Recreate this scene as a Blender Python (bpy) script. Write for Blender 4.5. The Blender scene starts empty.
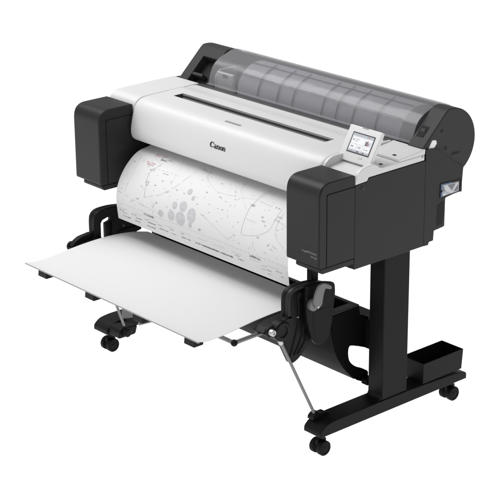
import bpy, bmesh, math, random
from mathutils import Vector, Matrix
random.seed(4)
S = bpy.context.scene
COL = S.collection

# ------------------------------------------------------------------ materials
def mat(name, col, rough=0.5, metal=0.0, spec=0.5, bump=0.0, bscale=400.0, var=0.0, vscale=6.0):
    m = bpy.data.materials.new(name); m.use_nodes = True
    nt = m.node_tree; b = nt.nodes['Principled BSDF']
    b.inputs['Base Color'].default_value = (*col, 1)
    b.inputs['Roughness'].default_value = rough
    b.inputs['Metallic'].default_value = metal
    b.inputs['Specular IOR Level'].default_value = spec
    tc = nt.nodes.new('ShaderNodeTexCoord')
    if var:
        n = nt.nodes.new('ShaderNodeTexNoise'); n.inputs['Scale'].default_value = vscale
        n.inputs['Detail'].default_value = 3
        nt.links.new(tc.outputs['Object'], n.inputs['Vector'])
        r = nt.nodes.new('ShaderNodeMapRange')
        r.inputs['To Min'].default_value = rough - var; r.inputs['To Max'].default_value = rough + var
        nt.links.new(n.outputs['Fac'], r.inputs['Value']); nt.links.new(r.outputs['Result'], b.inputs['Roughness'])
    if bump:
        n = nt.nodes.new('ShaderNodeTexNoise'); n.inputs['Scale'].default_value = bscale
        n.inputs['Detail'].default_value = 2
        nt.links.new(tc.outputs['Object'], n.inputs['Vector'])
        bp = nt.nodes.new('ShaderNodeBump'); bp.inputs['Strength'].default_value = bump
        bp.inputs['Distance'].default_value = 0.0008
        nt.links.new(n.outputs['Fac'], bp.inputs['Height']); nt.links.new(bp.outputs['Normal'], b.inputs['Normal'])
    return m

M = dict(
    body=mat('charcoal_plastic', (0.0205, 0.0205, 0.0207), 0.38, spec=0.19, bump=0.25, bscale=900, var=0.05),
    cap=mat('dark_grey_plastic', (0.033, 0.033, 0.033), 0.5, spec=0.2, bump=0.2, bscale=900, var=0.05),
    groove=mat('gap_black', (0.006, 0.006, 0.006), 0.7),
    white=mat('white_plastic', (0.71, 0.71, 0.71), 0.38, bump=0.08, bscale=900, var=0.04),
    white2=mat('panel_white_plastic', (0.78, 0.78, 0.78), 0.35, var=0.04),
    slot=mat('slot_grey', (0.050, 0.050, 0.050), 0.4, var=0.05),
    cradle=mat('cradle_grey', (0.22, 0.22, 0.225), 0.5, var=0.05),
    strip=mat('strip_grey', (0.075, 0.075, 0.078), 0.4, var=0.05),
    stand=mat('black_painted_steel', (0.0095, 0.0095, 0.0095), 0.42, spec=0.11, bump=0.2, bscale=1200, var=0.06),
    blackp=mat('black_plastic', (0.006, 0.006, 0.006), 0.45, spec=0.16, bump=0.15, bscale=900, var=0.06),
    bright=mat('bright_steel', (0.55, 0.55, 0.55), 0.42, 0.7),
    trough=mat('trough_plastic', (0.005, 0.005, 0.005), 0.5, spec=0.03, bump=0.1, bscale=900),
    rubber=mat('rubber', (0.006, 0.006, 0.006), 0.6, spec=0.15),
    cloth=mat('sheet_grey_white', (0.79, 0.79, 0.79), 0.75, spec=0.2, bump=0.1, bscale=1500),
    hem=mat('sheet_hem', (0.42, 0.42, 0.42), 0.7),
    paper=mat('paper', (0.80, 0.80, 0.80), 0.7, spec=0.2),
    roll=mat('roll_paper', (0.62, 0.605, 0.655), 0.7, spec=0.2),
    core=mat('roll_core', (0.20, 0.19, 0.18), 0.8),
    steel=mat('brushed_steel', (0.20, 0.20, 0.20), 0.4, 0.5, var=0.08, vscale=60),
    lever=mat('lever_grey', (0.17, 0.17, 0.17), 0.45, var=0.05),
    flange=mat('flange_plastic', (0.88, 0.88, 0.87), 0.4),
    ink=mat('logo_ink', (0.008, 0.008, 0.008), 0.5),
    badge=mat('grey_print', (0.30, 0.30, 0.30), 0.4),
    silvertxt=mat('silver_print', (0.24, 0.24, 0.24), 0.4),
    pgrey=mat('print_grey', (0.44, 0.44, 0.47), 0.7, spec=0.1),
    pmid=mat('print_mid', (0.58, 0.58, 0.61), 0.7, spec=0.1),
    ppale=mat('print_pale', (0.69, 0.69, 0.71), 0.7, spec=0.1),
    pdark=mat('print_dark', (0.16, 0.16, 0.17), 0.7, spec=0.1),
    pred=mat('print_red', (0.74, 0.36, 0.37), 0.7, spec=0.1),
    bezel=mat('screen_bezel', (0.05, 0.05, 0.055), 0.3),
    lblue=mat('label_blue', (0.06, 0.13, 0.25), 0.4),
    lsilver=mat('label_silver', (0.42, 0.44, 0.48), 0.4),
    ldark=mat('label_grey', (0.20, 0.20, 0.21), 0.5),
    lwhite=mat('label_white', (0.62, 0.64, 0.67), 0.5),
    hole=mat('hole_black', (0.004, 0.004, 0.004), 0.8),
)
def emis(name, col, s=1.0):
    m = bpy.data.materials.new(name); m.use_nodes = True
    b = m.node_tree.nodes['Principled BSDF']
    b.inputs['Base Color'].default_value = (0.02, 0.02, 0.02, 1); b.inputs['Roughness'].default_value = 0.25
    b.inputs['Emission Color'].default_value = (*col, 1); b.inputs['Emission Strength'].default_value = s
    return m
M['scr'] = emis('screen_light', (0.80, 0.82, 0.86), 0.9)
M['scr_title'] = emis('screen_title', (0.52, 0.54, 0.60), 0.9)
M['scr_tile'] = emis('screen_tile', (0.95, 0.95, 0.97), 0.95)
M['scr_dark'] = emis('screen_dark', (0.10, 0.10, 0.13), 0.9)
M['scr_mid'] = emis('screen_mid', (0.35, 0.36, 0.40), 0.9)
M['scr_red'] = emis('screen_red', (0.55, 0.30, 0.33), 0.9)
M['scr_blue'] = emis('screen_blue', (0.55, 0.66, 0.80), 0.9)
M['scr_ink'] = emis('screen_maroon', (0.22, 0.10, 0.13), 0.9)

def smoky():
    m = bpy.data.materials.new('smoky_clear_plastic'); m.use_nodes = True
    nt = m.node_tree; nt.nodes.clear()
    o = nt.nodes.new('ShaderNodeOutputMaterial')
    t = nt.nodes.new('ShaderNodeBsdfTransparent'); t.inputs['Color'].default_value = (0.95, 0.95, 0.96, 1)
    d = nt.nodes.new('ShaderNodeBsdfDiffuse'); d.inputs['Color'].default_value = (0.36, 0.357, 0.37, 1)
    g = nt.nodes.new('ShaderNodeBsdfGlossy'); g.inputs['Roughness'].default_value = 0.22
    lw = nt.nodes.new('ShaderNodeLayerWeight'); lw.inputs['Blend'].default_value = 0.5
    pw = nt.nodes.new('ShaderNodeMath'); pw.operation = 'POWER'; pw.inputs[1].default_value = 4.0
    f = nt.nodes.new('ShaderNodeMath'); f.operation = 'MULTIPLY_ADD'; f.inputs[1].default_value = 0.22; f.inputs[2].default_value = 0.03
    nt.links.new(lw.outputs['Facing'], pw.inputs[0]); nt.links.new(pw.outputs[0], f.inputs[0])
    tc = nt.nodes.new('ShaderNodeTexCoord'); mp = nt.nodes.new('ShaderNodeMapping'); mp.inputs['Scale'].default_value = (7, 22, 22)
    nz = nt.nodes.new('ShaderNodeTexNoise'); nz.inputs['Scale'].default_value = 1.0; nz.inputs['Detail'].default_value = 2
    bp = nt.nodes.new('ShaderNodeBump'); bp.inputs['Strength'].default_value = 0.5; bp.inputs['Distance'].default_value = 0.006
    nt.links.new(tc.outputs['Object'], mp.inputs['Vector']); nt.links.new(mp.outputs['Vector'], nz.inputs['Vector'])
    nt.links.new(nz.outputs['Fac'], bp.inputs['Height']); nt.links.new(bp.outputs['Normal'], g.inputs['Normal'])
    mx = nt.nodes.new('ShaderNodeMixShader'); mx.inputs[0].default_value = 0.30
    m2 = nt.nodes.new('ShaderNodeMixShader')
    nt.links.new(t.outputs[0], mx.inputs[1]); nt.links.new(d.outputs[0], mx.inputs[2])
    nt.links.new(f.outputs[0], m2.inputs[0]); nt.links.new(mx.outputs[0], m2.inputs[1]); nt.links.new(g.outputs[0], m2.inputs[2])
    nt.links.new(m2.outputs[0], o.inputs['Surface'])
    return m
M['smoky'] = smoky()
def ribm():
    m = bpy.data.materials.new('smoky_rib'); m.use_nodes = True
    nt = m.node_tree; nt.nodes.clear()
    o = nt.nodes.new('ShaderNodeOutputMaterial')
    t = nt.nodes.new('ShaderNodeBsdfTransparent'); t.inputs['Color'].default_value = (0.50, 0.50, 0.51, 1)
    d = nt.nodes.new('ShaderNodeBsdfDiffuse'); d.inputs['Color'].default_value = (0.2, 0.2, 0.21, 1)
    mx = nt.nodes.new('ShaderNodeMixShader'); mx.inputs[0].default_value = 0.15
    nt.links.new(t.outputs[0], mx.inputs[1]); nt.links.new(d.outputs[0], mx.inputs[2])
    nt.links.new(mx.outputs[0], o.inputs['Surface'])
    return m
M['rib'] = ribm()

# ------------------------------------------------------------------ mesh builder
class MB:
    def __init__(s): s.v = []; s.f = []; s.m = []
    def add(s, vs, fs, mi=0):
        o = len(s.v); s.v += [tuple(v) for v in vs]
        for f in fs: s.f.append(tuple(i + o for i in f)); s.m.append(mi)
    def box(s, x0, x1, y0, y1, z0, z1, mi=0):
        vs = [(x, y, z) for x in (x0, x1) for y in (y0, y1) for z in (z0, z1)]
        s.add(vs, [(0, 1, 3, 2), (4, 6, 7, 5), (0, 4, 5, 1), (2, 3, 7, 6), (0, 2, 6, 4), (1, 5, 7, 3)], mi); return s
    def prism(s, prof, x0, x1, mi=0):            # closed profile in (y, z), extruded along x
        n = len(prof)
        a = sum(prof[i][0] * prof[(i + 1) % n][1] - prof[(i + 1) % n][0] * prof[i][1] for i in range(n))
        if a < 0: prof = prof[::-1]
        vs = [(x0, y, z) for y, z in prof] + [(x1, y, z) for y, z in prof]
        fs = [tuple(range(n))[::-1], tuple(range(n, 2 * n))]
        fs += [(i, (i + 1) % n, n + (i + 1) % n, n + i) for i in range(n)]
        s.add(vs, fs, mi); return s
    def sheet(s, prof, xs, t=0.0, mi=0):         # open profile, thickness t (outwards along the left normal)
        n = len(prof); off = []
        for i in range(n):
            a = Vector(prof[max(i - 1, 0)]); b = Vector(prof[min(i + 1, n - 1)]); d = (b - a).normalized()
            off.append((prof[i][0] - d.y * t, prof[i][1] + d.x * t))
        s.prism(list(prof) + off[::-1], xs[0], xs[1], mi); return s
    def tube(s, path, r, n=12, mi=0, cap=True):
        P = [Vector(p) for p in path]; rings = []
        up = None
        for i, p in enumerate(P):
            d = (P[min(i + 1, len(P) - 1)] - P[max(i - 1, 0)]).normalized()
            if up is None or abs(up.dot(d)) > 0.98:
                up = Vector((0, 0, 1)) if abs(d.z) < 0.9 else Vector((1, 0, 0))
            u = d.cross(up).normalized(); w = u.cross(d).normalized(); up = w
            rr = r[i] if isinstance(r, (list, tuple)) else r
            rings.append([p + (u * math.cos(a) + w * math.sin(a)) * rr for a in [2 * math.pi * k / n for k in range(n)]])
        vs = [v for R in rings for v in R]; fs = []
        for i in range(len(P) - 1):
            for k in range(n):
                fs.append((i * n + k, i * n + (k + 1) % n, (i + 1) * n + (k + 1) % n, (i + 1) * n + k))
        if cap: fs += [tuple(range(n))[::-1], tuple(range((len(P) - 1) * n, len(P) * n))]
        s.add(vs, fs, mi); return s
    def lathe_x(s, prof, cy, cz, n=40, mi=0):    # prof: (x, r) points, closed by caps, turned round an x-axis
        vs = []; fs = []
        for x, r in prof:
            vs += [(x, cy + r * math.cos(2 * math.pi * k / n), cz + r * math.sin(2 * math.pi * k / n)) for k in range(n)]
        for i in range(len(prof) - 1):
            for k in range(n):
                fs.append((i * n + k, i * n + (k + 1) % n, (i + 1) * n + (k + 1) % n, (i + 1) * n + k))
        fs += [tuple(range(n))[::-1], tuple(range((len(prof) - 1) * n, len(prof) * n))]
        s.add(vs, fs, mi); return s
    def ball(s, c, r, n=16, mi=0):
        vs = []; fs = []
        for i in range(n // 2 + 1):
            t = math.pi * i / (n // 2)
            for k in range(n):
                a = 2 * math.pi * k / n
                vs.append((c[0] + r * math.sin(t) * math.cos(a), c[1] + r * math.sin(t) * math.sin(a), c[2] + r * math.cos(t)))
        for i in range(n // 2):
            for k in range(n): fs.append((i * n + k, (i + 1) * n + k, (i + 1) * n + (k + 1) % n, i * n + (k + 1) % n))
        s.add(vs, fs, mi); return s
    def build(s, name, mats, parent=None, bevel=0.0, seg=3, ang=38, thing=None, loc=None):
        if not isinstance(mats, (list, tuple)): mats = [mats]
        o0 = Vector(ORI.get(parent.name, (0, 0, 0))) if parent else Vector(loc or (0, 0, 0))
        me = bpy.data.meshes.new(name)
        me.from_pydata([tuple(Vector(v) - o0) for v in s.v], [], s.f)
        for m in mats: me.materials.append(m)
        me.polygons.foreach_set('material_index', s.m)
        bm = bmesh.new(); bm.from_mesh(me)
        bmesh.ops.remove_doubles(bm, verts=bm.verts, dist=1e-6)
        bmesh.ops.recalc_face_normals(bm, faces=bm.faces); bm.to_mesh(me); bm.free()
        me.polygons.foreach_set('use_smooth', [True] * len(me.polygons))
        me.set_sharp_from_angle(angle=math.radians(ang))
        me.update()
        ob = bpy.data.objects.new(name, me); COL.objects.link(ob)
        if parent: ob.parent = parent; ORI[ob.name] = tuple(o0)
        else: ob.location = o0; ORI[ob.name] = tuple(o0)
        if bevel:
            b = ob.modifiers.new('edge', 'BEVEL'); b.width = bevel; b.segments = seg
            b.limit_method = 'ANGLE'; b.angle_limit = math.radians(40); b.harden_normals = False
            b.use_clamp_overlap = True
        return ob
ORI = {}
def thing(name, label, cat, loc, group=None):
    o = bpy.data.objects.new(name, None); COL.objects.link(o); o.location = loc
    o.empty_display_size = 0.05
    o['label'] = label; o['category'] = cat
    if group: o['group'] = group
    ORI[o.name] = tuple(loc); return o
def tag(o, label, cat): o['label'] = label; o['category'] = cat
def arc(cy, cz, r, a0, a1, n):
    return [(cy + r * math.cos(math.radians(a0 + (a1 - a0) * i / n)), cz + r * math.sin(math.radians(a0 + (a1 - a0) * i / n))) for i in range(n + 1)]
def smooth(pts, n=4):
    out = []
    for i in range(len(pts) - 1):
        p0 = Vector(pts[max(i - 1, 0)]); p1 = Vector(pts[i]); p2 = Vector(pts[i + 1]); p3 = Vector(pts[min(i + 2, len(pts) - 1)])
        for k in range(n):
            t = k / n
            q = 0.5 * ((2 * p1) + (p2 - p0) * t + (2 * p0 - 5 * p1 + 4 * p2 - p3) * t * t + (3 * p1 - p0 - 3 * p2 + p3) * t ** 3)
            out.append(tuple(q))
    out.append(tuple(pts[-1])); return out
def roundpoly(pts, r, n=5, only=None):
    out = []; N = len(pts)
    for i, p in enumerate(pts):
        rr = r[i] if isinstance(r, (list, tuple)) else r
        if not rr: out.append(tuple(p)); continue
        p = Vector(p); a = Vector(pts[i - 1]) - p; b = Vector(pts[(i + 1) % N]) - p
        d = min(rr, a.length * 0.49, b.length * 0.49)
        A = p + a.normalized() * d; B = p + b.normalized() * d
        for k in range(n + 1):
            t = k / n; out.append(tuple(A * (1 - t) ** 2 + p * 2 * t * (1 - t) + B * t * t))
    return out

# ================================================================== floor (translucent white, lit through by an added lamp below) and studio
def floor():
    mb = MB(); mb.add([(-25, -25, 0), (25, -25, 0), (25, 25, 0), (-25, 25, 0)], [(0, 1, 2, 3)])
    m = bpy.data.materials.new('underlit_white'); m.use_nodes = True; nt = m.node_tree; nt.nodes.clear()
    o = nt.nodes.new('ShaderNodeOutputMaterial'); d = nt.nodes.new('ShaderNodeBsdfDiffuse'); t = nt.nodes.new('ShaderNodeBsdfTranslucent')
    d.inputs['Color'].default_value = (0.9, 0.9, 0.9, 1); t.inputs['Color'].default_value = (0.95, 0.95, 0.95, 1)
    x = nt.nodes.new('ShaderNodeMixShader'); x.inputs[0].default_value = 0.72
    nt.links.new(d.outputs[0], x.inputs[1]); nt.links.new(t.outputs[0], x.inputs[2]); nt.links.new(x.outputs[0], o.inputs['Surface'])
    ob = mb.build('floor', m); ob['kind'] = 'structure'; ob['label'] = 'plain bright white studio floor under the printer'
floor()

# ================================================================== printer
PR = thing('large_format_printer', 'wide charcoal and white large format printer with tilted touch screen and smoky roll cover', 'printer', (0, 0.3, 0.65))
H = 0.645; XI = 0.491                                           # half width, inner face of the ink tank covers

# --- inner body and the side panels
mb = MB(); mb.prism([(0.240, 0.652), (0.49, 0.652), (0.515, 0.67), (0.53, 0.70), (0.565, 0.72), (0.60, 0.81), (0.652, 0.815), (0.652, 0.885), (0.60, 0.93), (0.44, 0.966), (0.240, 0.943)], -0.622, 0.622)
mb.build('body', M['body'], PR)
for sx in (1, -1): MB().box(*sorted((sx * 0.4925, sx * 0.6215)), 0.1530, 0.2395, 0.652, 0.930).build('side_block', M['body'], PR)
front_side = [(0.1535, 0.650), (0.4742, 0.650), (0.4742, 0.9465), (0.213, 0.9445), (0.206, 0.934), (0.1535, 0.932)]
back_side = [(0.4750, 0.650), (0.497, 0.649)] + roundpoly([(0.500, 0.659), (0.521, 0.659), (0.523, 0.693), (0.574, 0.697), (0.574, 0.797), (0.612, 0.801), (0.656, 0.804)], [.002, .004, .003, .006, .006, .003, .006]) + \
            [(0.659, 0.890)] + smooth([(0.640, 0.898), (0.581, 0.936), (0.558, 0.956), (0.535, 0.970), (0.507, 0.980), (0.4750, 0.983)], 4)
for sx in (1, -1):
    a, b = (0.6225, H) if sx > 0 else (-H, -0.6225)
    MB().prism(front_side, a, b).build('side_panel', M['body'], PR, bevel=0.0012)
    MB().prism(back_side, a, b).build('rear_side_panel', M['body'], PR, bevel=0.0012)
# rear crosspiece below the roll cover
MB().prism([(0.55, 0.81), (0.652, 0.815), (0.655, 0.885), (0.55, 0.93)], -0.62, 0.62).build('rear_panel', M['body'], PR)
# slot in the rear side panel
MB().prism(roundpoly([(0.536, 0.706), (0.560, 0.708), (0.568, 0.735), (0.568, 0.788), (0.536, 0.779)], [.003, .004, .012, .003, .003]), H - 0.004, H + 0.0006).build('side_slot', M['hole'], PR)
# service label
lab = MB().prism([(0.547, 0.802), (0.652, 0.8035), (0.652, 0.846), (0.547, 0.852)], H + 0.0003, H + 0.0022).build('service_label', M['body'], PR)
l = MB()
l.prism([(0.556, 0.806), (0.636, 0.808), (0.636, 0.841), (0.556, 0.845)], H + 0.0022, H + 0.0030, 0)
l.prism([(0.549, 0.804), (0.5555, 0.804), (0.5555, 0.849), (0.549, 0.850)], H + 0.0022, H + 0.0028, 5)
l.prism([(0.556, 0.8455), (0.60, 0.8435), (0.60, 0.8465), (0.556, 0.8485)], H + 0.0022, H + 0.0028, 5)
l.prism([(0.563, 0.826), (0.598, 0.808), (0.608, 0.808), (0.632, 0.838), (0.622, 0.838), (0.602, 0.815), (0.576, 0.842), (0.568, 0.842)], H + 0.0030, H + 0.0035, 1)
l.prism([(0.582, 0.840), (0.602, 0.819), (0.617, 0.838)], H + 0.0030, H + 0.0036, 2)
l.prism([(0.609, 0.813), (0.632, 0.810), (0.632, 0.830)], H + 0.0030, H + 0.0036, 2)
l.prism([(0.558, 0.842), (0.570, 0.822), (0.559, 0.822)], H + 0.0030, H + 0.0036, 2)
l.prism([(0.558, 0.807), (0.574, 0.808), (0.574, 0.816), (0.558, 0.816)], H + 0.0030, H + 0.0036, 3)
l.prism([(0.549, 0.821), (0.556, 0.822), (0.556, 0.829), (0.549, 0.829)], H + 0.0028, H + 0.0034, 4)
l.prism([(0.638, 0.806), (0.650, 0.806), (0.650, 0.842), (0.638, 0.842)], H + 0.0022, H + 0.003, 4)
l.build('label_print', [M['lsilver'], M['lwhite'], M['ldark'], M['lwhite'], M['hole'], M['lblue']], lab)
# tiny feet under the side panel and round screw cap near its top front corner
for sx in (1, -1):
    MB().box(sx * 0.60 - 0.012, sx * 0.60 + 0.012, 0.17, 0.19, 0.641, 0.653).build('rubber_foot', M['blackp'], PR)
    MB().lathe_x([(sx * (H - 0.001), 0.0075), (sx * (H + 0.0010), 0.0075), (sx * (H + 0.0014), 0.0065)], 0.187, 0.916, 20).build('screw_cap', M['cap'], PR)

# --- dark throat under the cover
MB().prism([(0.232, 0.70), (0.27, 0.70), (0.27, 0.8375), (0.232, 0.8375)], -0.49, 0.49).build('output_guide', M['blackp'], PR)

# --- top cover with slot
def cov_prof():
    pts = [(0.225, 0.8385), (0.205, 0.836), (0.160, 0.8345)]
    pts += smooth([(0.1500, 0.8380), (0.1400, 0.8470), (0.1345, 0.862), (0.1340, 0.880), (0.1375, 0.902), (0.1430, 0.926), (0.1500, 0.948), (0.1595, 0.966), (0.1740, 0.979), (0.194, 0.9862), (0.220, 0.9886)], 4)
    pts += [(0.245, 0.9894), (0.2790, 0.9898), (0.3245, 0.9900), (0.36, 0.9900), (0.384, 0.9898), (0.389, 0.9882), (0.42, 0.988), (0.440, 0.9875), (0.443, 0.983)]
    return pts
CP = cov_prof()
iA = [i for i, p in enumerate(CP) if p == (0.2790, 0.9898)][0]; iB = iA + 1
SL0, SL1 = -0.414, 0.374
XC = 0.4885
def cover():
    mb = MB(); xs = [-XC, -XC + 0.002, -XC + 0.006, -XC + 0.012, SL0, -0.2, 0.0, 0.2, SL1, XC - 0.012, XC - 0.006, XC - 0.002, XC]
    ins = [0.012, 0.006, 0.002, 0, 0, 0, 0, 0, 0, 0, 0.002, 0.006, 0.012]       # rounded ends
    n = len(CP); ref = Vector((0.30, 0.90)); V = []
    for x, d in zip(xs, ins):
        for p in CP:
            q = Vector(p)
            if d:
                t = ref - q; q = q + t.normalized() * d * (0.6 if p[0] < 0.3 else 0.25)
            V.append((x, q.x, q.y))
    F = []
    for j in range(len(xs) - 1):
        for i in range(n - 1):
            if i == iA and SL0 <= xs[j] and xs[j + 1] <= SL1: continue
            F.append((j * n + i, (j + 1) * n + i, (j + 1) * n + i + 1, j * n + i + 1))
    F.append(tuple(range(n))); F.append(tuple(range((len(xs) - 1) * n, len(xs) * n))[::-1])
    F += [(j * n, j * n + n - 1, (j + 1) * n + n - 1, (j + 1) * n) for j in range(len(xs) - 1)]
    mb.add(V, F)
    return mb.build('top_cover', M['white'], PR, ang=30)
TC = cover()
# recess of the slot: sloping floor, front wall, ends
sl = MB()
y0, y1, zt, dp = 0.2790, 0.3245, 0.9898, 0.020
cc = [(y0, zt), (y0 + 0.002, zt - 0.012), (y0 + 0.008, zt - 0.0185), (y0 + 0.018, zt - 0.020), (y0 + 0.028, zt - 0.0175), (y0 + 0.038, zt - 0.0115), (y1 - 0.006, zt - 0.004), (y1, 0.99)]
nn = len(cc)
sl.add([(SL0 + (0 if i in (0, nn - 1) else 0.004), a, b) for i, (a, b) in enumerate(cc)] + [(SL1 - (0 if i in (0, nn - 1) else 0.004), a, b) for i, (a, b) in enumerate(cc)],
       [(i, i + 1, nn + i + 1, nn + i) for i in range(nn - 1)] + [tuple(range(nn)), tuple(range(nn, 2 * nn))])
sl.build('feed_slot', M['slot'], TC)
# small grey badge on the crest of the cover
def cov_pt(x, t, lift=0.0):                    # t = (y) on the top run, front run handled by arc length from the crest
    pass
def prof_len(P):
    s = [0]
    for a, b in zip(P[:-1], P[1:]): s.append(s[-1] + (Vector(b) - Vector(a)).length)
    return s
def on_prof(P, L, s, lift):
    s = max(0, min(s, L[-1] - 1e-6))
    i = max(k for k in range(len(L)) if L[k] <= s); i = min(i, len(P) - 2)
    a = Vector(P[i]); b = Vector(P[i + 1]); t = (s - L[i]) / (L[i + 1] - L[i]); d = (b - a).normalized()
    return a + (b - a) * t + Vector((-d.y, d.x)) * lift
CL = prof_len(CP)
def s_at(yv, zv):
    best = min(range(2000), key=lambda k: (on_prof(CP, CL, CL[-1] * k / 2000, 0) - Vector((yv, zv))).length)
    return CL[-1] * best / 2000
def plate_on_cover(name, poly2d, origin_s, x0, material, lift0=0.0001, lift1=0.0005, parent=None):
    """flat glyph outlines (u right, v up along the cover) laid on the curved cover"""
    mb = MB()
    for quad in poly2d:
        lo = []; hi = []
        for (u, v) in quad:
            p = on_prof(CP, CL, origin_s + v, lift0); lo.append((x0 + u, p.x, p.y))
            p = on_prof(CP, CL, origin_s + v, lift1); hi.append((x0 + u, p.x, p.y))
        n = len(quad)
        mb.add(lo + hi, [tuple(range(n, 2 * n))] + [(i, (i + 1) % n, n + (i + 1) % n, n + i) for i in range(n)])
    return mb.build(name, material, parent or PR)
sb = s_at(0.2065, 0.988)
bar = [[(0, v), (0.08, v), (0.08, v + 0.001), (0, v + 0.001)] for v in [-0.005 + 0.001 * k for k in range(10)]]
plate_on_cover('cover_badge', bar, sb, -0.042, M['badge'], 0.0003, 0.0008, parent=TC)

# lettering of the maker: thick and thin strokes
def stroke(pts, ws):
    L = []; R = []; n = len(pts)
    for i, p in enumerate(pts):
        a = Vector(pts[max(i - 1, 0)]); b = Vector(pts[min(i + 1, n - 1)]); d = (b - a).normalized(); w = ws[i] / 2
        L.append((p[0] - d.y * w, p[1] + d.x * w)); R.append((p[0] + d.y * w, p[1] - d.x * w))
    return [[R[i], R[i + 1], L[i + 1], L[i]] for i in range(n - 1)]
def ell(cx, cy, rx, ry, a0, a1, n, wf):
    P = []; W = []
    for i in range(n + 1):
        a = math.radians(a0 + (a1 - a0) * i / n); P.append((cx + rx * math.cos(a), cy + ry * math.sin(a))); W.append(wf(math.degrees(a) % 360))
    return stroke(P, W)
def logo():
    G = []
    # C, cap height 1.0
    G += ell(0.40, 0.50, 0.31, 0.42, 52, 318, 22, lambda a: 0.10 + 0.19 * max(0, -math.cos(math.radians(a))) ** 0.8)
    G += [[(0.56, 0.80), (0.70, 0.62), (0.745, 0.62), (0.74, 0.93), (0.66, 0.90), (0.59, 0.90)]]
    G += stroke([(0.60, 0.17), (0.66, 0.23), (0.73, 0.33)], [0.10, 0.09, 0.05])
    x = 0.80                                                     # a
    G += ell(x + 0.20, 0.20, 0.115, 0.15, 40, 330, 14, lambda a: 0.09 + 0.11 * max(0, -math.cos(math.radians(a))))
    G += stroke([(x + 0.38, 0.0), (x + 0.38, 0.48)], [0.205, 0.205])
    G += stroke([(x + 0.38, 0.46), (x + 0.33, 0.60), (x + 0.22, 0.64), (x + 0.10, 0.60), (x + 0.06, 0.52)], [0.16, 0.11, 0.09, 0.09, 0.10])
    G += stroke([(x + 0.40, 0.04), (x + 0.48, 0.02), (x + 0.52, 0.07)], [0.08, 0.07, 0.03])
    def n_(x):
        g = stroke([(x + 0.13, 0.0), (x + 0.13, 0.66)], [0.205, 0.205])
        g += stroke([(x + 0.0, 0.60), (x + 0.20, 0.60)], [0.08, 0.08])
        g += stroke([(x + 0.0, 0.03), (x + 0.26, 0.03)], [0.06, 0.06])
        g += stroke([(x + 0.20, 0.50), (x + 0.28, 0.60), (x + 0.38, 0.62), (x + 0.45, 0.52), (x + 0.46, 0.42)], [0.07, 0.11, 0.13, 0.17, 0.19])
        g += stroke([(x + 0.46, 0.46), (x + 0.46, 0.0)], [0.205, 0.205])
        g += stroke([(x + 0.34, 0.03), (x + 0.60, 0.03)], [0.06, 0.06]); return g
    G += n_(1.34)
    x = 1.97                                                     # o
    G += ell(x + 0.28, 0.32, 0.20, 0.27, 0, 360, 24, lambda a: 0.09 + 0.14 * abs(math.cos(math.radians(a))))
    G += n_(2.53)
    return G
k = 0.0258; so = s_at(0.1390, 0.9085)
plate_on_cover('maker_lettering', [[(u * k, v * k * 0.79) for u, v in g] for g in logo()], so, -0.0460, M['ink'], 0.0002, 0.0006, TC)

# --- white left end of the top
pl = [(0.155, 0.935)] + smooth([(0.1585, 0.955), (0.168, 0.972), (0.186, 0.983), (0.205, 0.9865), (0.235, 0.9875)], 4) + [(0.33, 0.9885), (0.462, 0.9885), (0.466, 0.984), (0.466, 0.93), (0.17, 0.93)]
MB().prism(pl, -0.642, -0.4915).build('left_top_housing', M['white'], PR, bevel=0.009, seg=4)

# --- white right end: lip, recess ramp, cheek, shelf and hinged access lid
lipP = [(0.1555, 0.934)] + smooth([(0.1565, 0.958), (0.163, 0.972), (0.176, 0.982), (0.196, 0.9885), (0.225, 0.9895)], 4) + [(0.46, 0.987), (0.46, 0.94), (0.21, 0.9460), (0.206, 0.9355)]
MB().prism(lipP, 0.4915, 0.5035).build('right_lip', M['white'], PR, bevel=0.002)
ramp = [(0.1555, 0.9345), (0.158, 0.950), (0.185, 0.960), (0.240, 0.966), (0.462, 0.967), (0.462, 0.95), (0.213, 0.9460), (0.206, 0.9355)]
MB().prism(ramp, 0.5040, 0.6285).build('right_top_housing', M['white'], PR, bevel=0.002)
cheek = [(0.1545, 0.9335)] + smooth([(0.1555, 0.948), (0.164, 0.964), (0.180, 0.977), (0.205, 0.984), (0.232, 0.985), (0.250, 0.979), (0.262, 0.969)], 4) + [(0.275, 0.9665), (0.462, 0.967), (0.468, 0.966), (0.468, 0.949), (0.213, 0.9465), (0.206, 0.9355)]
MB().prism(cheek, 0.629, H).build('right_cheek', M['white'], PR, bevel=0.002)
lid = MB().prism([(0.350, 0.9675), (0.470, 0.9675), (0.472, 0.9855), (0.352, 0.9765)], 0.500, H).build('access_lid', M['white'], PR, bevel=0.002)
MB().lathe_x([(H - 0.001, 0.0045), (H + 0.0006, 0.0045)], 0.458, 0.963, 16).build('lid_pin', M['badge'], lid)
MB().box(0.598, 0.610, 0.366, 0.374, 0.9765, 0.9795).build('lid_button', M['hole'], lid)
MB().box(0.612, 0.622, 0.290, 0.298, 0.9655, 0.9680).build('shelf_button', M['hole'], PR)
# white latch beside the lid
MB().prism([(0.488, 0.978), (0.520, 0.978), (0.532, 0.992), (0.528, 1.005), (0.508, 1.008)], 0.622, 0.640).build('latch', M['flange'], PR, bevel=0.003)

CY, CZ, CR = 0.600, 0.978, 0.119
# --- grey strip in front of the roll cover
MB().prism([(0.4435, 0.94), (0.485, 0.94), (0.485, 0.978), (0.476, 0.985), (0.447, 0.9862), (0.4435, 0.983)], -0.49, 0.499).build('roll_strip', M['strip'], PR, bevel=0.001)
MB().prism([(0.467, 0.94), (0.50, 0.94), (0.51, 0.970), (0.50, 0.982), (0.472, 0.982)], 0.4995, 0.6215).build('cover_sill', M['cap'], PR, bevel=0.002)
MB().sheet(arc(CY, CZ, 0.1125, -175, 72, 40), (-0.572, 0.5695), -0.004).build('roll_cradle', M['cradle'], PR, ang=60)

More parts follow.
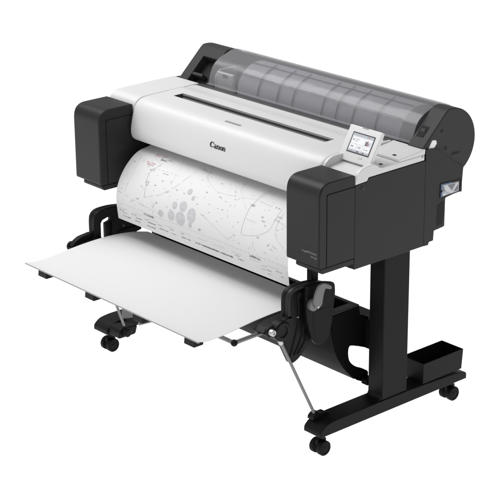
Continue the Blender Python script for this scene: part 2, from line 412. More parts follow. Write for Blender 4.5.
# --- end caps of the roll compartment
CY, CZ, CR = 0.600, 0.978, 0.119
capP = [(0.464, 0.986), (0.470, 0.960), (0.56, 0.90), (0.645, 0.885)] + arc(CY, CZ, CR, -62, 98, 30) + [(0.572, 1.088)]
capR = MB().prism(capP, 0.570, H - 0.006).build('roll_end_cap', M['cap'], PR, bevel=0.0035)
# details of the right cap
sl_d = Vector((0.108, 0.102)).normalized(); sl_n = Vector((-sl_d.y, sl_d.x))
def on_slope(t, h): p = Vector((0.464, 0.986)) + sl_d * t + sl_n * h; return (p.x, p.y)
rec = MB().prism([on_slope(0.040, -0.006), on_slope(0.082, -0.006), on_slope(0.082, 0.0012), on_slope(0.040, 0.0012)], 0.582, 0.612).build('release_recess', M['hole'], capR)
MB().prism([on_slope(0.058, 0.0012), on_slope(0.071, 0.0012), on_slope(0.071, 0.004), on_slope(0.058, 0.0022)], 0.587, 0.606).build('release_switch', M['body'], rec, bevel=0.001)
for cy, cz, r in ((0.553, 1.030, 0.006), (0.574, 0.968, 0.007)):
    MB().lathe_x([(H - 0.008, r), (H - 0.0055, r)], cy, cz, 18).build('screw_hole', M['hole'], capR)
MB().prism([(0.600, 0.937), (0.640, 0.936), (0.646, 0.943), (0.610, 0.946)], H - 0.008, H - 0.0055).build('cap_slot', M['hole'], capR)
# left cap: frame with a hollow front
capL = MB()
capL.prism(capP, -0.609, -0.563)
def sp(t, h): p = Vector((0.464, 0.986)) + sl_d * t + sl_n * h; return (p.x, p.y)
capL.prism([sp(0.114, 0), sp(0.114, -0.035), (0.60, 1.02), (0.68, 0.99), (0.71, 1.02)] + arc(CY, CZ, CR, 20, 98, 16) + [(0.572, 1.088)], -0.5635, -0.470)
capLo = capL.build('roll_end_cap', M['cap'], PR, bevel=0.002)
MB().prism([sp(-0.03, -0.030), sp(0.125, -0.034), sp(0.125, -0.040), sp(-0.03, -0.040)], -0.5625, -0.462).build('cap_recess', M['hole'], capLo)
MB().prism([sp(0.030, -0.001), sp(0.042, -0.001), sp(0.046, -0.029), sp(0.030, -0.029)], -0.5625, -0.505).build('cap_web', M['cap'], capLo, bevel=0.002)

# --- smoky roll cover
RCprof = [(0.4770, 0.9868), (0.4885, 0.9885)] + smooth([(0.4905, 0.992), (0.498, 1.020), (0.513, 1.050), (0.538, 1.0705), (0.570, 1.0835), (0.605, 1.0945), (0.640, 1.0915), (0.672, 1.076), (0.698, 1.050), (0.714, 1.015), (0.718, 0.975), (0.708, 0.930)], 5)
rc = MB().sheet(RCprof, (-0.466, 0.569), 0.0022).build('roll_cover', M['smoky'], PR, ang=60)
rib = MB()
RL = prof_len(RCprof)
def rib_strip(x0, x1, s0, s1, n=30):
    ring = []
    for i in range(n + 1):
        p = on_prof(RCprof, RL, s0 + (s1 - s0) * i / n, -0.0012); q = on_prof(RCprof, RL, s0 + (s1 - s0) * i / n, -0.0032)
        ring.append((p, q))
    V = []; F = []
    for p, q in ring: V += [(x0, p.x, p.y), (x1, p.x, p.y), (x1, q.x, q.y), (x0, q.x, q.y)]
    for i in range(n):
        for k in range(4): F.append((i * 4 + k, i * 4 + (k + 1) % 4, i * 4 + 4 + (k + 1) % 4, i * 4 + 4 + k))
    F += [(0, 1, 2, 3), (n * 4 + 3, n * 4 + 2, n * 4 + 1, n * 4)]
    rib.add(V, F)
for xr in (-0.200, -0.097, -0.018, 0.131, 0.201, 0.281, 0.391):
    rib_strip(xr - 0.0026, xr + 0.0026, 0.014, 0.165)
def s_rc(yv, zv): return RL[-1] * min(range(1000), key=lambda k: (on_prof(RCprof, RL, RL[-1] * k / 1000, 0) - Vector((yv, zv))).length) / 1000
for c in (s_rc(0.513, 1.050), s_rc(0.570, 1.0835)): rib_strip(-0.315, 0.50, c - 0.0018, c + 0.0018, 4)
rib.build('cover_ribs', M['rib'], rc)

# --- control panel
pb, pt = Vector((0.234, 0.983)), Vector((0.287, 1.075))
pd = (pt - pb).normalized(); pn = Vector((-pd.y, pd.x))        # pn points to the front and up
X0, X1 = 0.4865, 0.6305; PL = (pt - pb).length
def onp(v, h): p = pb + pd * v + pn * h; return (p.x, p.y)
cp = MB().prism([onp(-0.012, -0.013), onp(PL, -0.013), onp(PL, 0), onp(-0.012, 0)], X0, X1).build('control_panel', M['white2'], PR, bevel=0.003)
MB().prism([onp(0.002, -0.026), onp(0.075, -0.020), onp(0.075, -0.0132), onp(0.002, -0.0132)], X0 + 0.012, X1 - 0.012).build('panel_back', M['white'], cp, bevel=0.003)
def prect(name, u0, u1, v0, v1, h0, h1, m, parent):
    return MB().prism([onp(v0, h0), onp(v1, h0), onp(v1, h1), onp(v0, h1)], X0 + u0, X0 + u1).build(name, m, parent)
scr = prect('touch_screen', 0.025, 0.1245, 0.0175, 0.0855, -0.002, 0.0006, M['bezel'], cp)
u0, u1, v0, v1 = 0.0290, 0.1205, 0.0215, 0.0820
prect('screen_display', u0, u1, v0, v1, 0.0002, 0.0008, M['scr'], scr)
U = lambda a: u0 + (u1 - u0) * a
Vv = lambda a: v0 + (v1 - v0) * a
ui = MB()
def uir(a0, a1, b0, b1, mi, h=0.0012): ui.prism([onp(Vv(b0), 0.0007), onp(Vv(b1), 0.0007), onp(Vv(b1), h), onp(Vv(b0), h)], X0 + U(a0), X0 + U(a1), mi)
uir(0.0, 1.0, 0.86, 1.0, 1); uir(0.70, 0.82, 0.89, 0.97, 4)
uir(0.05, 0.62, 0.46, 0.80, 2); uir(0.66, 0.96, 0.40, 0.80, 2)
for i, mi in enumerate((5, 7, 4, 6)): uir(0.69 + 0.065 * i, 0.745 + 0.065 * i, 0.46, 0.46 + (0.24, 0.28, 0.20, 0.26)[i], mi, 0.0014)
uir(0.03, 0.30, 0.16, 0.40, 2); uir(0.36, 0.62, 0.16, 0.40, 2); uir(0.68, 0.97, 0.16, 0.36, 2)
for a in (0.08, 0.15, 0.42, 0.50): uir(a, a + 0.05, 0.22, 0.33, 3, 0.0014)
uir(0.72, 0.92, 0.23, 0.27, 3, 0.0014); uir(0.08, 0.14, 0.60, 0.70, 3, 0.0014); uir(0.18, 0.40, 0.68, 0.71, 3, 0.0014); uir(0.18, 0.33, 0.58, 0.61, 3, 0.0014)
uir(0.0, 1.0, 0.0, 0.10, 1); uir(0.42, 0.52, 0.02, 0.08, 5, 0.0014); uir(0.70, 0.78, 0.02, 0.08, 5, 0.0014); uir(0.12, 0.20, 0.02, 0.08, 3, 0.0014)
ui.build('screen_image', [M['scr'], M['scr_title'], M['scr_tile'], M['scr_mid'], M['scr_red'], M['scr_dark'], M['scr_blue'], M['scr_ink']], scr)
prect('home_key', 0.086, 0.100, 0.0045, 0.0095, 0.0, 0.0006, M['badge'], cp)
prect('home_key', 0.0865, 0.0995, 0.005, 0.009, 0.0003, 0.0009, M['white2'], cp)
prect('panel_sensor', 0.056, 0.082, PL - 0.004, PL + 0.0005, -0.006, 0.0006, M['badge'], cp)

# --- ink tank covers on both sides
def tank(x0, x1, dx):
    zb, zt, yb = 0.6885, 0.9665, 0.1525
    P = roundpoly([(0.0, zb), (yb, zb), (yb, zt), (0.0, zt)], [0.010, 0, 0, 0.052], 8)
    xr = x1 - 0.0030
    t = MB().prism(P, x0, xr).build('ink_tank_cover', M['body'], PR, bevel=0.004, seg=3)
    # thin rim and door on the right-hand face, 2 mm gap between
    rim = roundpoly([(0.0015, zb + 0.001), (0.0295, zb + 0.001), (0.0295, zt - 0.0355), (yb, zt - 0.0355), (yb, zt - 0.0015), (0.0015, zt - 0.0015)], [0.008, 0, 0.006, 0, 0, 0.052], 8)
    MB().prism(rim, xr + 0.0001, x1).build('rim', M['body'], t, bevel=0.001, seg=2)
    door = roundpoly([(0.0325, zb + 0.001), (yb, zb + 0.001), (yb, zt - 0.0385), (0.0325, zt - 0.0385)], [0, 0, 0, 0.006], 6)
    MB().prism(door, xr + 0.0001, x1).build('door', M['body'], t, bevel=0.001, seg=2)
    MB().prism([(0.006, 0.676), (0.015, 0.670), (yb, 0.670), (yb, 0.6882), (0.006, 0.6882)], x0 + 0.038, x1 - 0.0005).build('bottom_tray', M['body'], t, bevel=0.0025)
    return t
TL = tank(-H, -XI, 1)
TR = tank(XI, H, 1)
def text(body, size, x, z, y, parent, m, name, align='LEFT', sx=1.0):
    cu = bpy.data.curves.new(name, 'FONT'); cu.body = body; cu.size = size; cu.align_x = 'LEFT'; cu.extrude = 0.0002
    o = bpy.data.objects.new('tmp_text', cu); COL.objects.link(o)
    dg = bpy.context.evaluated_depsgraph_get(); me = bpy.data.meshes.new_from_object(o.evaluated_get(dg))
    bpy.data.objects.remove(o); bpy.data.curves.remove(cu)
    o0 = Vector(ORI[parent.name])
    xs = [v.co.x for v in me.vertices]; x += -max(xs) * sx if align == 'FIT' else 0
    for v in me.vertices: v.co = Vector((x + v.co.x * sx, y - v.co.z, z + v.co.y)) - o0
    me.materials.clear(); me.materials.append(m)
    ob = bpy.data.objects.new(name, me); COL.objects.link(ob); ob.parent = parent; return ob
text('imagePROGRAF', 0.0100, 0.6325, 0.7325, -0.0004, TR, M['silvertxt'], 'series_lettering', 'FIT', 1.0)
text('TM-350', 0.0090, 0.6335, 0.7200, -0.0004, TR, M['silvertxt'], 'number_lettering', 'FIT', 1.0)

# ================================================================== paper roll inside
RO = thing('paper_roll', 'pale paper roll lying under the smoky cover of the printer', 'paper roll', (0.05, 0.6, 0.89))
MB().lathe_x([(-0.315, 0.03), (-0.315, 0.1025), (-0.313, 0.104), (0.498, 0.104), (0.500, 0.1025), (0.500, 0.03)], 0.600, 0.978, 64).build('roll', M['roll'], RO)
MB().lathe_x([(-0.54, 0.022), (0.56, 0.022)], 0.600, 0.978, 24).build('spool_shaft', M['core'], RO)
fl = MB().prism(roundpoly([(0.500, 0.940), (0.600, 0.940), (0.600, 1.040), (0.520, 1.040), (0.500, 1.018)], [.004, .004, .006, .01, .006]), -0.445, -0.436).build('roll_holder', M['flange'], RO, bevel=0.002)
MB().box(-0.4355, -0.345, 0.503, 0.516, 0.950, 1.038).build('holder_face', M['flange'], RO, bevel=0.003)
mb = MB()
for z in (1.015, 1.022): mb.box(-0.400, -0.375, 0.5018, 0.506, z + 0.005, z + 0.009)
mb.build('holder_notch', M['hole'], fl)

# ================================================================== printed sheet
SP = smooth([(0.225, 0.818), (0.195, 0.809), (0.144, 0.799), (0.102, 0.771), (0.07, 0.735), (0.05, 0.699), (0.041, 0.665), (0.039, 0.638), (0.041, 0.61), (0.046, 0.567)], 5)
SLn = prof_len(SP); s_off = 0.0057                               # length before the (0.22, 0.815) mark
PS = MB()
PS.sheet(SP, (-0.457, 0.457), 0.0004, 0)
def ink_quad(quad, mi):
    """ink laid on the sheet: (x, s) corners, s measured down the sheet"""
    n = len(quad); vs = []
    for x, s in quad:
        p = on_prof(SP, SLn, s + s_off, -0.0005); vs.append((x, p.x, p.y))
    PS.add(vs, [tuple(range(n))], mi)
def ink_line(pts, w, mi, dash=None):
    for (x0, s0), (x1, s1) in zip(pts[:-1], pts[1:]):
        d = Vector((x1 - x0, s1 - s0)); L = d.length
        if L < 1e-5: continue
        d /= L; n = Vector((-d.y, d.x)) * w / 2
        st = 0.008; k = 0
        if dash: st = dash
        a = 0.0
        while a < L:
            b = min(a + (st * 0.62 if dash else st), L)
            A = Vector((x0, s0)) + d * a; B = Vector((x0, s0)) + d * b
            ink_quad([tuple(A - n), tuple(B - n), tuple(B + n), tuple(A + n)], mi)
            a += st
def ink_text(x, s, length, h, mi, gap=0.3):
    # unreadably small lettering: every letter a few thin strokes
    a = x; t = h * 0.17
    while a < x + length:
        w = h * random.choice((0.42, 0.5, 0.55, 0.62)); b = a + w
        if random.random() > 0.13:
            up = h * random.choice((0.34, 0.34, 0.5))
            ink_quad([(a, s - up), (a + t, s - up), (a + t, s + h / 2), (a, s + h / 2)], mi)
            for q in random.sample((0, 1, 2, 3), random.choice((1, 2, 2))):
                if q == 3: ink_quad([(b - t, s - up), (b, s - up), (b, s + h / 2), (b - t, s + h / 2)], mi)
                else:
                    z = (s - h * 0.30, s + h * 0.04, s + h / 2 - t)[q]
                    ink_quad([(a, z), (b, z), (b, z + t), (a, z + t)], mi)
        a = b + h * gap * random.uniform(0.5, 1)
def PS_pale(quad):
    vs = []
    for x, s in quad:
        p = on_prof(SP, SLn, s + s_off, -0.0003); vs.append((x, p.x, p.y))
    PS.add(vs, [tuple(range(len(vs)))], 5)
def ink_disc(x, s, rx, rs, mi):
    # round plan: thin outline, rings and a hatch of small cells
    N = 28
    for k in range(N):
        a0, a1 = 2 * math.pi * k / N, 2 * math.pi * (k + 1) / N
        for f0, f1 in ((0.0, 0.5), (0.5, 0.99)):
            PS_pale([(x + rx * f * math.cos(a), s + rs * f * math.sin(a)) for f, a in (((f0, a0), (f1, a0), (f1, a1), (f0, a1)) if f0 else ((f1, a0), (f1, a1), (0, a0)))])
    for f in (1.0, 0.72, 0.45):
        w = 0.0009
        for k in range(N):
            if f < 1 and random.random() < 0.25: continue
            a0, a1 = 2 * math.pi * k / N, 2 * math.pi * (k + 1) / N
            o = lambda a, g: (x + rx * g * math.cos(a), s + rs * g * math.sin(a))
            g = f - w / max(rx, rs)
            ink_quad([o(a0, f), o(a1, f), o(a1, g), o(a0, g)], mi)
    st = 0.0036; j = -rs
    while j < rs:
        i = -rx
        while i < rx:
            if (i / rx) ** 2 + (j / rs) ** 2 < 0.86 and random.random() < 0.62:
                e = st * random.uniform(0.4, 0.85)
                ink_quad([(x + i, s + j), (x + i + e, s + j), (x + i + e, s + j + e * 0.8), (x + i, s + j + e * 0.8)], mi)
            i += st
        j += st
for x, s, rx, rs, mi in ((-0.133, .221, .0125, .013, 2), (-0.090, .214, .0185, .018, 2), (-0.144, .260, .017, .018, 2), (-0.094, .259, .025, .024, 2), (-0.039, .235, .0215, .026, 2), (-0.201, .266, .014, .012, 2), (-0.087, .158, .011, .011, 2), (-0.058, .176, .006, .009, 2), (-0.040, .269, .009, .008, 2)):
    ink_disc(x, s, rx, rs, mi)
for x, s, L in ((-0.372, .056, .055), (-0.366, .066, .048), (-0.374, .106, .050), (-0.362, .114, .030)): ink_text(x, s, L, 0.0055, 4)
curves = [
    ([(-0.300, .100), (-0.312, .122), (-0.323, .141), (-0.320, .165), (-0.309, .191), (-0.304, .213), (-0.300, .234)], 1, None),
    ([(-0.301, .233), (-0.273, .221), (-0.232, .209), (-0.180, .182), (-0.203, .190), (-0.165, .159), (-0.141, .117), (-0.117, .064), (-0.113, .045)], 2, 0.030),
    ([(-0.320, .125), (-0.297, .121), (-0.232, .118), (-0.18, .118)], 2, 0.022),
    ([(-0.300, .110), (-0.286, .067), (-0.283, .04)], 1, 0.012),
    ([(0.233, .030), (0.219, .062), (0.218, .102), (0.211, .139), (0.214, .176), (0.219, .231)], 1, None),
    ([(0.223, .233), (0.264, .227), (0.310, .211), (0.340, .185), (0.343, .145), (0.342, .103)], 2, None),
    ([(0.230, .105), (0.296, .109)], 1, 0.012), ([(0.223, .179), (0.272, .180)], 1, 0.012),
    ([(0.25, .04), (0.228, .072), (0.226, .09)], 1, 0.010),
    ([(-0.45, .245), (-0.30, .262), (-0.20, .272)], 2, 0.04),
    ([(-0.12, .058), (-0.06, .060)], 2, 0.014),
]
for pts, mi, dash in curves: ink_line(smooth(pts, 4) if dash is None else pts, 0.0012, mi, dash)
for x, s in ((-0.415, .103), (-0.429, .122), (-0.423, .176), (-0.431, .232), (-0.33, .198), (-0.24, .156), (-0.21, .18), (-0.265, .179), (-0.305, .188), (-0.316, .082), (-0.35, .122), (-0.338, .246),
             (-0.368, .263), (-0.337, .246), (-0.304, .262), (-0.241, .246), (-0.231, .235), (-0.243, .256), (-0.17, .235), (-0.149, .241), (-0.24, .155), (-0.153, .168), (-0.067, .102), (0.016, .219), (-0.231, .237),
             (0.099, .178), (0.191, .199), (0.186, .245), (0.30, .223), (0.155, .265), (0.285, .155), (0.315, .179), (0.104, .058), (0.107, .103), (0.187, .245), (0.216, .265), (0.282, .245), (0.282, .255), (0.356, .236),
             (0.388, .236), (0.376, .246), (0.346, .264), (0.408, .264), (-0.38, .04), (-0.40, .06), (0.02, .09), (0.06, .14), (-0.01, .14)):
    ink_text(x - 0.004, s, random.uniform(0.005, 0.012), random.uniform(0.0035, 0.006), random.choice((1, 1, 2)))
for x, s, L, h, mi in ((-0.322, .078, .03, .006, 3), (-0.29, .070, .024, .005, 1), (-0.13, .052, .028, .006, 1), (-0.10, .060, .04, .004, 2), (-0.335, .131, .030, .006, 1), (-0.318, .178, .014, .010, 1), (-0.26, .128, .03, .004, 1),
                       (0.340, .150, .022, .009, 2), (0.347, .136, .018, .008, 2), (0.209, .127, .014, .010, 1), (0.312, .107, .02, .006, 2), (0.291, .167, .016, .006, 1),
                       (-0.298, .2925, .062, .0085, 3), (0.270, .2935, .052, .0085, 3)):
    ink_text(x, s, L, h, mi, 0.18)
ink_line([(0.004, .271), (0.020, .271)], 0.002, 1); ink_line([(0.012, .265), (0.012, .277)], 0.002, 1)
for x, s, L in ((-0.441, .312, .022), (-0.424, .319, .028), (-0.424, .332, .042), (-0.371, .312, .026), (-0.350, .320, .040), (-0.354, .333, .032), (-0.298, .312, .022), (-0.278, .319, .045), (-0.284, .334, .046), (-0.222, .313, .02), (-0.215, .326, .05),
                (-0.156, .313, .02), (-0.148, .327, .026), (-0.092, .312, .018), (-0.092, .3255, .050), (0.193, .313, .024), (0.206, .323, .030), (0.328, .312, .022), (0.326, .325, .014), (0.350, .322, .022), (0.355, .335, .015), (0.398, .313, .026), (0.420, .327, .012)):
    ink_text(x, s, L, 0.0042, 1 if L < 0.03 else 3, 0.2)
fine = [([(-0.44, .02), (-0.36, .075), (-0.30, .10)], 2, None), ([(-0.42, .09), (-0.40, .16), (-0.41, .24)], 2, .006), ([(-0.25, .02), (-0.20, .09), (-0.19, .16)], 2, .005),
        ([(-0.113, .045), (-0.04, .10), (0.03, .125), (0.12, .12), (0.218, .102)], 2, .007), ([(-0.10, .02), (-0.07, .07), (-0.04, .10)], 2, None), ([(0.016, .219), (0.08, .24), (0.155, .265)], 2, .006),
        ([(0.10, .03), (0.12, .09), (0.20, .15)], 2, .006), ([(0.30, .02), (0.32, .06), (0.39, .09), (0.44, .10)], 2, None), ([(0.343, .145), (0.40, .16), (0.45, .155)], 1, .008), ([(0.36, .11), (0.37, .19), (0.43, .23)], 2, None),
        ([(-0.455, .285), (-0.20, .2855), (0.0, .285), (0.2, .2855), (0.455, .285)], 2, .02), ([(-0.455, .305), (0.455, .305)], 2, .09)]
for pts, mi, dash in fine: ink_line(smooth(pts, 6) if dash is None else pts, 0.0009, mi, dash)
rs_ = random.Random(11)
for k in range(120):
    x = rs_.uniform(-0.44, 0.44); q = rs_.uniform(0.03, 0.275)
    if -0.20 < x < 0.0 and 0.20 < q: continue
    c = rs_.random()
    if c < 0.45: ink_text(x, q, rs_.uniform(0.004, 0.011), rs_.uniform(0.0026, 0.0040), rs_.choice((1, 2, 2)))
    elif c < 0.62: ink_line([(x, q), (x + rs_.uniform(-0.012, 0.012), q + rs_.uniform(-0.012, 0.012))], 0.0010, rs_.choice((1, 2, 2)))
    else: ink_quad([(x, q), (x + 0.0028, q), (x + 0.0028, q + 0.0026), (x, q + 0.0026)], rs_.choice((1, 1, 2)))
ink_text(-0.015, .3255, .196, .0062, 3, 0.15)
ps = PS.build('printed_sheet', [M['paper'], M['pgrey'], M['pmid'], M['pdark'], M['pred'], M['ppale']], None, loc=(0, 0.1, 0.567), ang=60)
tag(ps, 'white printed sheet with faint map lines curling down from the printer', 'paper')

# ================================================================== stand
ST = thing('printer_stand', 'black steel stand on casters under the printer', 'stand', (0, 0.39, 0))
footP = roundpoly([(0.034, 0.083), (0.742, 0.082), (0.742, 0.106), (0.700, 0.117), (0.455, 0.127), (0.31, 0.1275), (0.10, 0.1275), (0.058, 0.122), (0.034, 0.102)], [.003, .003, .010, .02, .02, .02, .02, .02, .018], 5)
def wheel_unit(x, y, rot):
    cs = bpy.data.objects.new('caster', None)
    mb = MB(); mb.tube([(0, 0, 0.052), (0, 0, 0.084)], 0.009, 14)
    mb.prism(roundpoly([(-0.018, 0.030), (0.022, 0.030), (0.020, 0.056), (-0.006, 0.062), (-0.020, 0.050)], .008), -0.0065, 0.0065)
    return mb
proto = None
def caster(x, y, rot):
    global proto
    if proto is None:
        f = wheel_unit(0, 0, 0).build('caster', M['blackp'], None, bevel=0.001)
        for sx in (1, -1):
            w = MB().lathe_x([(sx * 0.0085, 0.012), (sx * 0.0085, 0.0245), (sx * 0.0100, 0.0262), (sx * 0.024, 0.0262), (sx * 0.0262, 0.0242), (sx * 0.0268, 0.020), (sx * 0.0250, 0.018), (sx * 0.0250, 0.008), (sx * 0.0262, 0.006)], -0.002, 0.0262, 32)
            wo = w.build('wheel', M['rubber'], f)
        f.parent = ST; proto = f; o = f
    else:
        o = proto.copy(); COL.objects.link(o); o.parent = ST
        for ch in proto.children:
            c = ch.copy(); COL.objects.link(c); c.parent = o
    o.location = Vector((x, y, 0)) - Vector(ORI[ST.name]); o.rotation_euler = (0, 0, math.radians(rot))
for sx in (1, -1):
    xa, xb = sorted((sx * 0.540, sx * 0.622))
    MB().prism(footP, xa, xb).build('foot', M['stand'], ST, bevel=0.011, seg=4)
    la, lb = sorted((sx * 0.552, sx * 0.6195))
    MB().prism([(0.320, 0.128), (0.440, 0.128), (0.440, 0.640), (0.320, 0.640)], la, lb).build('leg', M['stand'], ST, bevel=0.003)
    MB().prism([(0.285, 0.1278)] + smooth([(0.300, 0.129), (0.312, 0.134), (0.3195, 0.147)], 3) + [(0.3195, 0.1278)], la + 0.003, lb - 0.003).build('leg_gusset', M['stand'], ST)
    MB().box(la - 0.004, lb + 0.002, 0.30, 0.47, 0.6405, 0.6495).build('mounting_plate', M['stand'], ST, bevel=0.001)
    mb = MB()
    mb.prism(roundpoly([(0.048, 0.124), (0.120, 0.127), (0.110, 0.138), (0.088, 0.139), (0.080, 0.145), (0.062, 0.145), (0.050, 0.136)], .004), sx * 0.556 - 0.014, sx * 0.556 + 0.014)
    if sx > 0: mb.build('strut_bracket', M['blackp'], ST, bevel=0.002)
    for y in (0.075, 0.705): caster(sx * 0.577, y, 0)
# left foot carries a small hinge block on its inner side
mb = MB(); mb.prism(roundpoly([(0.04, 0.085), (0.12, 0.085), (0.13, 0.118), (0.06, 0.124), (0.045, 0.112)], .008), -0.5395, -0.475)
mb.build('hinge_block', M['blackp'], ST, bevel=0.003)
MB().lathe_x([(-0.474, 0.016), (-0.458, 0.016), (-0.454, 0.012)], 0.072, 0.106, 22).build('hinge_knob', M['blackp'], ST)
# crossbeam between the legs
MB().box(-0.5515, 0.5515, 0.335, 0.405, 0.285, 0.392).build('crossbeam', M['stand'], ST, bevel=0.004)

# ================================================================== lower trough
TRO = thing('lower_trough', 'long black curved trough slung between the stand legs behind the catch tray', 'trough', (0, 0.27, 0.18))
fp = smooth([(0.178, 0.445), (0.179, 0.420), (0.184, 0.376), (0.199, 0.317), (0.216, 0.279), (0.242, 0.239), (0.276, 0.200), (0.292, 0.185)], 5)
MB().sheet(fp, (-0.4900, 0.5165), -0.004).build('front_panel', M['trough'], TRO, ang=60)
# top rim: an open frame
mb = MB(); mb.box(-0.486, 0.520, 0.178, 0.196, 0.4455, 0.4525); mb.box(-0.486, 0.520, 0.288, 0.304, 0.4455, 0.4525)
mb.box(-0.486, -0.462, 0.1962, 0.2878, 0.4455, 0.4525); mb.box(0.488, 0.520, 0.1962, 0.2878, 0.4455, 0.4525)
mb.build('top_rim', M['body'], TRO, bevel=0.001)
MB().box(-0.486, 0.515, 0.300, 0.304, 0.300, 0.4453).build('back_panel', M['stand'], TRO)
end = [(p[0] - 0.0012, min(p[1], 0.4450) - 0.0006) for p in fp] + [(0.300, 0.176), (0.335, 0.158), (0.352, 0.160), (0.352, 0.192)] + smooth([(0.346, 0.199), (0.322, 0.214), (0.298, 0.226), (0.274, 0.244), (0.260, 0.264), (0.2555, 0.290), (0.2575, 0.308)], 5) + [(0.263, 0.3135), (0.275, 0.311), (0.300, 0.302), (0.330, 0.289), (0.350, 0.284), (0.350, 0.394), (0.318, 0.412), (0.309, 0.414), (0.304, 0.4450)]
for x in (0.5170, -0.4905):
    MB().prism(end, x - 0.004, x + 0.004).build('end_plate', M['trough'], TRO, bevel=0.0015)
MB().tube([(0.45, 0.232, 0.300), (0.519, 0.232, 0.300)], 0.006, 12).build('pin', M['lever'], TRO)
MB().box(0.5215, 0.5510, 0.318, 0.352, 0.160, 0.180).build('lower_bracket', M['trough'], TRO, bevel=0.002)

# ================================================================== catch tray
CT = thing('catch_tray', 'pale output tray sheet held on black side brackets in front of the printer', 'output tray', (0, 0.05, 0.13))
TP = smooth([(-0.356, 0.4925), (-0.334, 0.4865), (-0.304, 0.4835), (-0.255, 0.4845), (-0.200, 0.4895), (-0.150, 0.4945), (-0.080, 0.4990), (-0.010, 0.5005), (0.060, 0.4970), (0.129, 0.4880), (0.190, 0.4735)], 6)
sh = MB(); sh.sheet(TP, (-0.473, 0.473), 0.0022); sho = sh.build('tray_sheet', M['cloth'], CT, ang=60)
MB().sheet([(-0.3562, 0.4912), (-0.3485, 0.4886)], (-0.473, 0.473), -0.0022).build('front_hem', M['hem'], sho)
for x0, x1 in ((-0.425, -0.376), (-0.150, -0.100), (0.118, 0.165), (0.378, 0.428)):
    MB().prism(roundpoly([(-0.336, 0.452), (-0.296, 0.452), (-0.292, 0.481), (-0.332, 0.484)], .004), x0, x1).build('sheet_clip', M['blackp'], CT, bevel=0.002)
# wire frame under the sheet, with ball-capped corners
def elbow(x, y): MB().ball((x, y, 0.462), 0.0115).build('corner_cap', M['rubber'], CT)
MB().tube([(0.500, -0.105, 0.464), (0.500, -0.222, 0.462)], 0.0072, 14).build('frame_tube', M['steel'], CT)
MB().tube([(-0.460, -0.105, 0.464), (-0.460, -0.222, 0.462)], 0.0072, 14).build('frame_tube', M['steel'], CT)
MB().tube([(0.492, -0.230, 0.462), (-0.452, -0.230, 0.462)], 0.0072, 14).build('frame_tube', M['steel'], CT)
elbow(0.500, -0.230); elbow(-0.460, -0.230)
brk = smooth([(-0.032, 0.505), (-0.032, 0.555), (-0.027, 0.578), (-0.012, 0.592), (0.015, 0.597), (0.060, 0.596), (0.110, 0.588), (0.148, 0.573)], 5)
low = smooth([(0.166, 0.545), (0.165, 0.505), (0.150, 0.470), (0.118, 0.440), (0.093, 0.405), (0.060, 0.362), (0.030, 0.337), (0.004, 0.327)], 5)
fr = smooth([(-0.010, 0.334), (-0.035, 0.385), (-0.055, 0.425), (-0.062, 0.455), (-0.050, 0.480), (-0.032, 0.500)], 4)
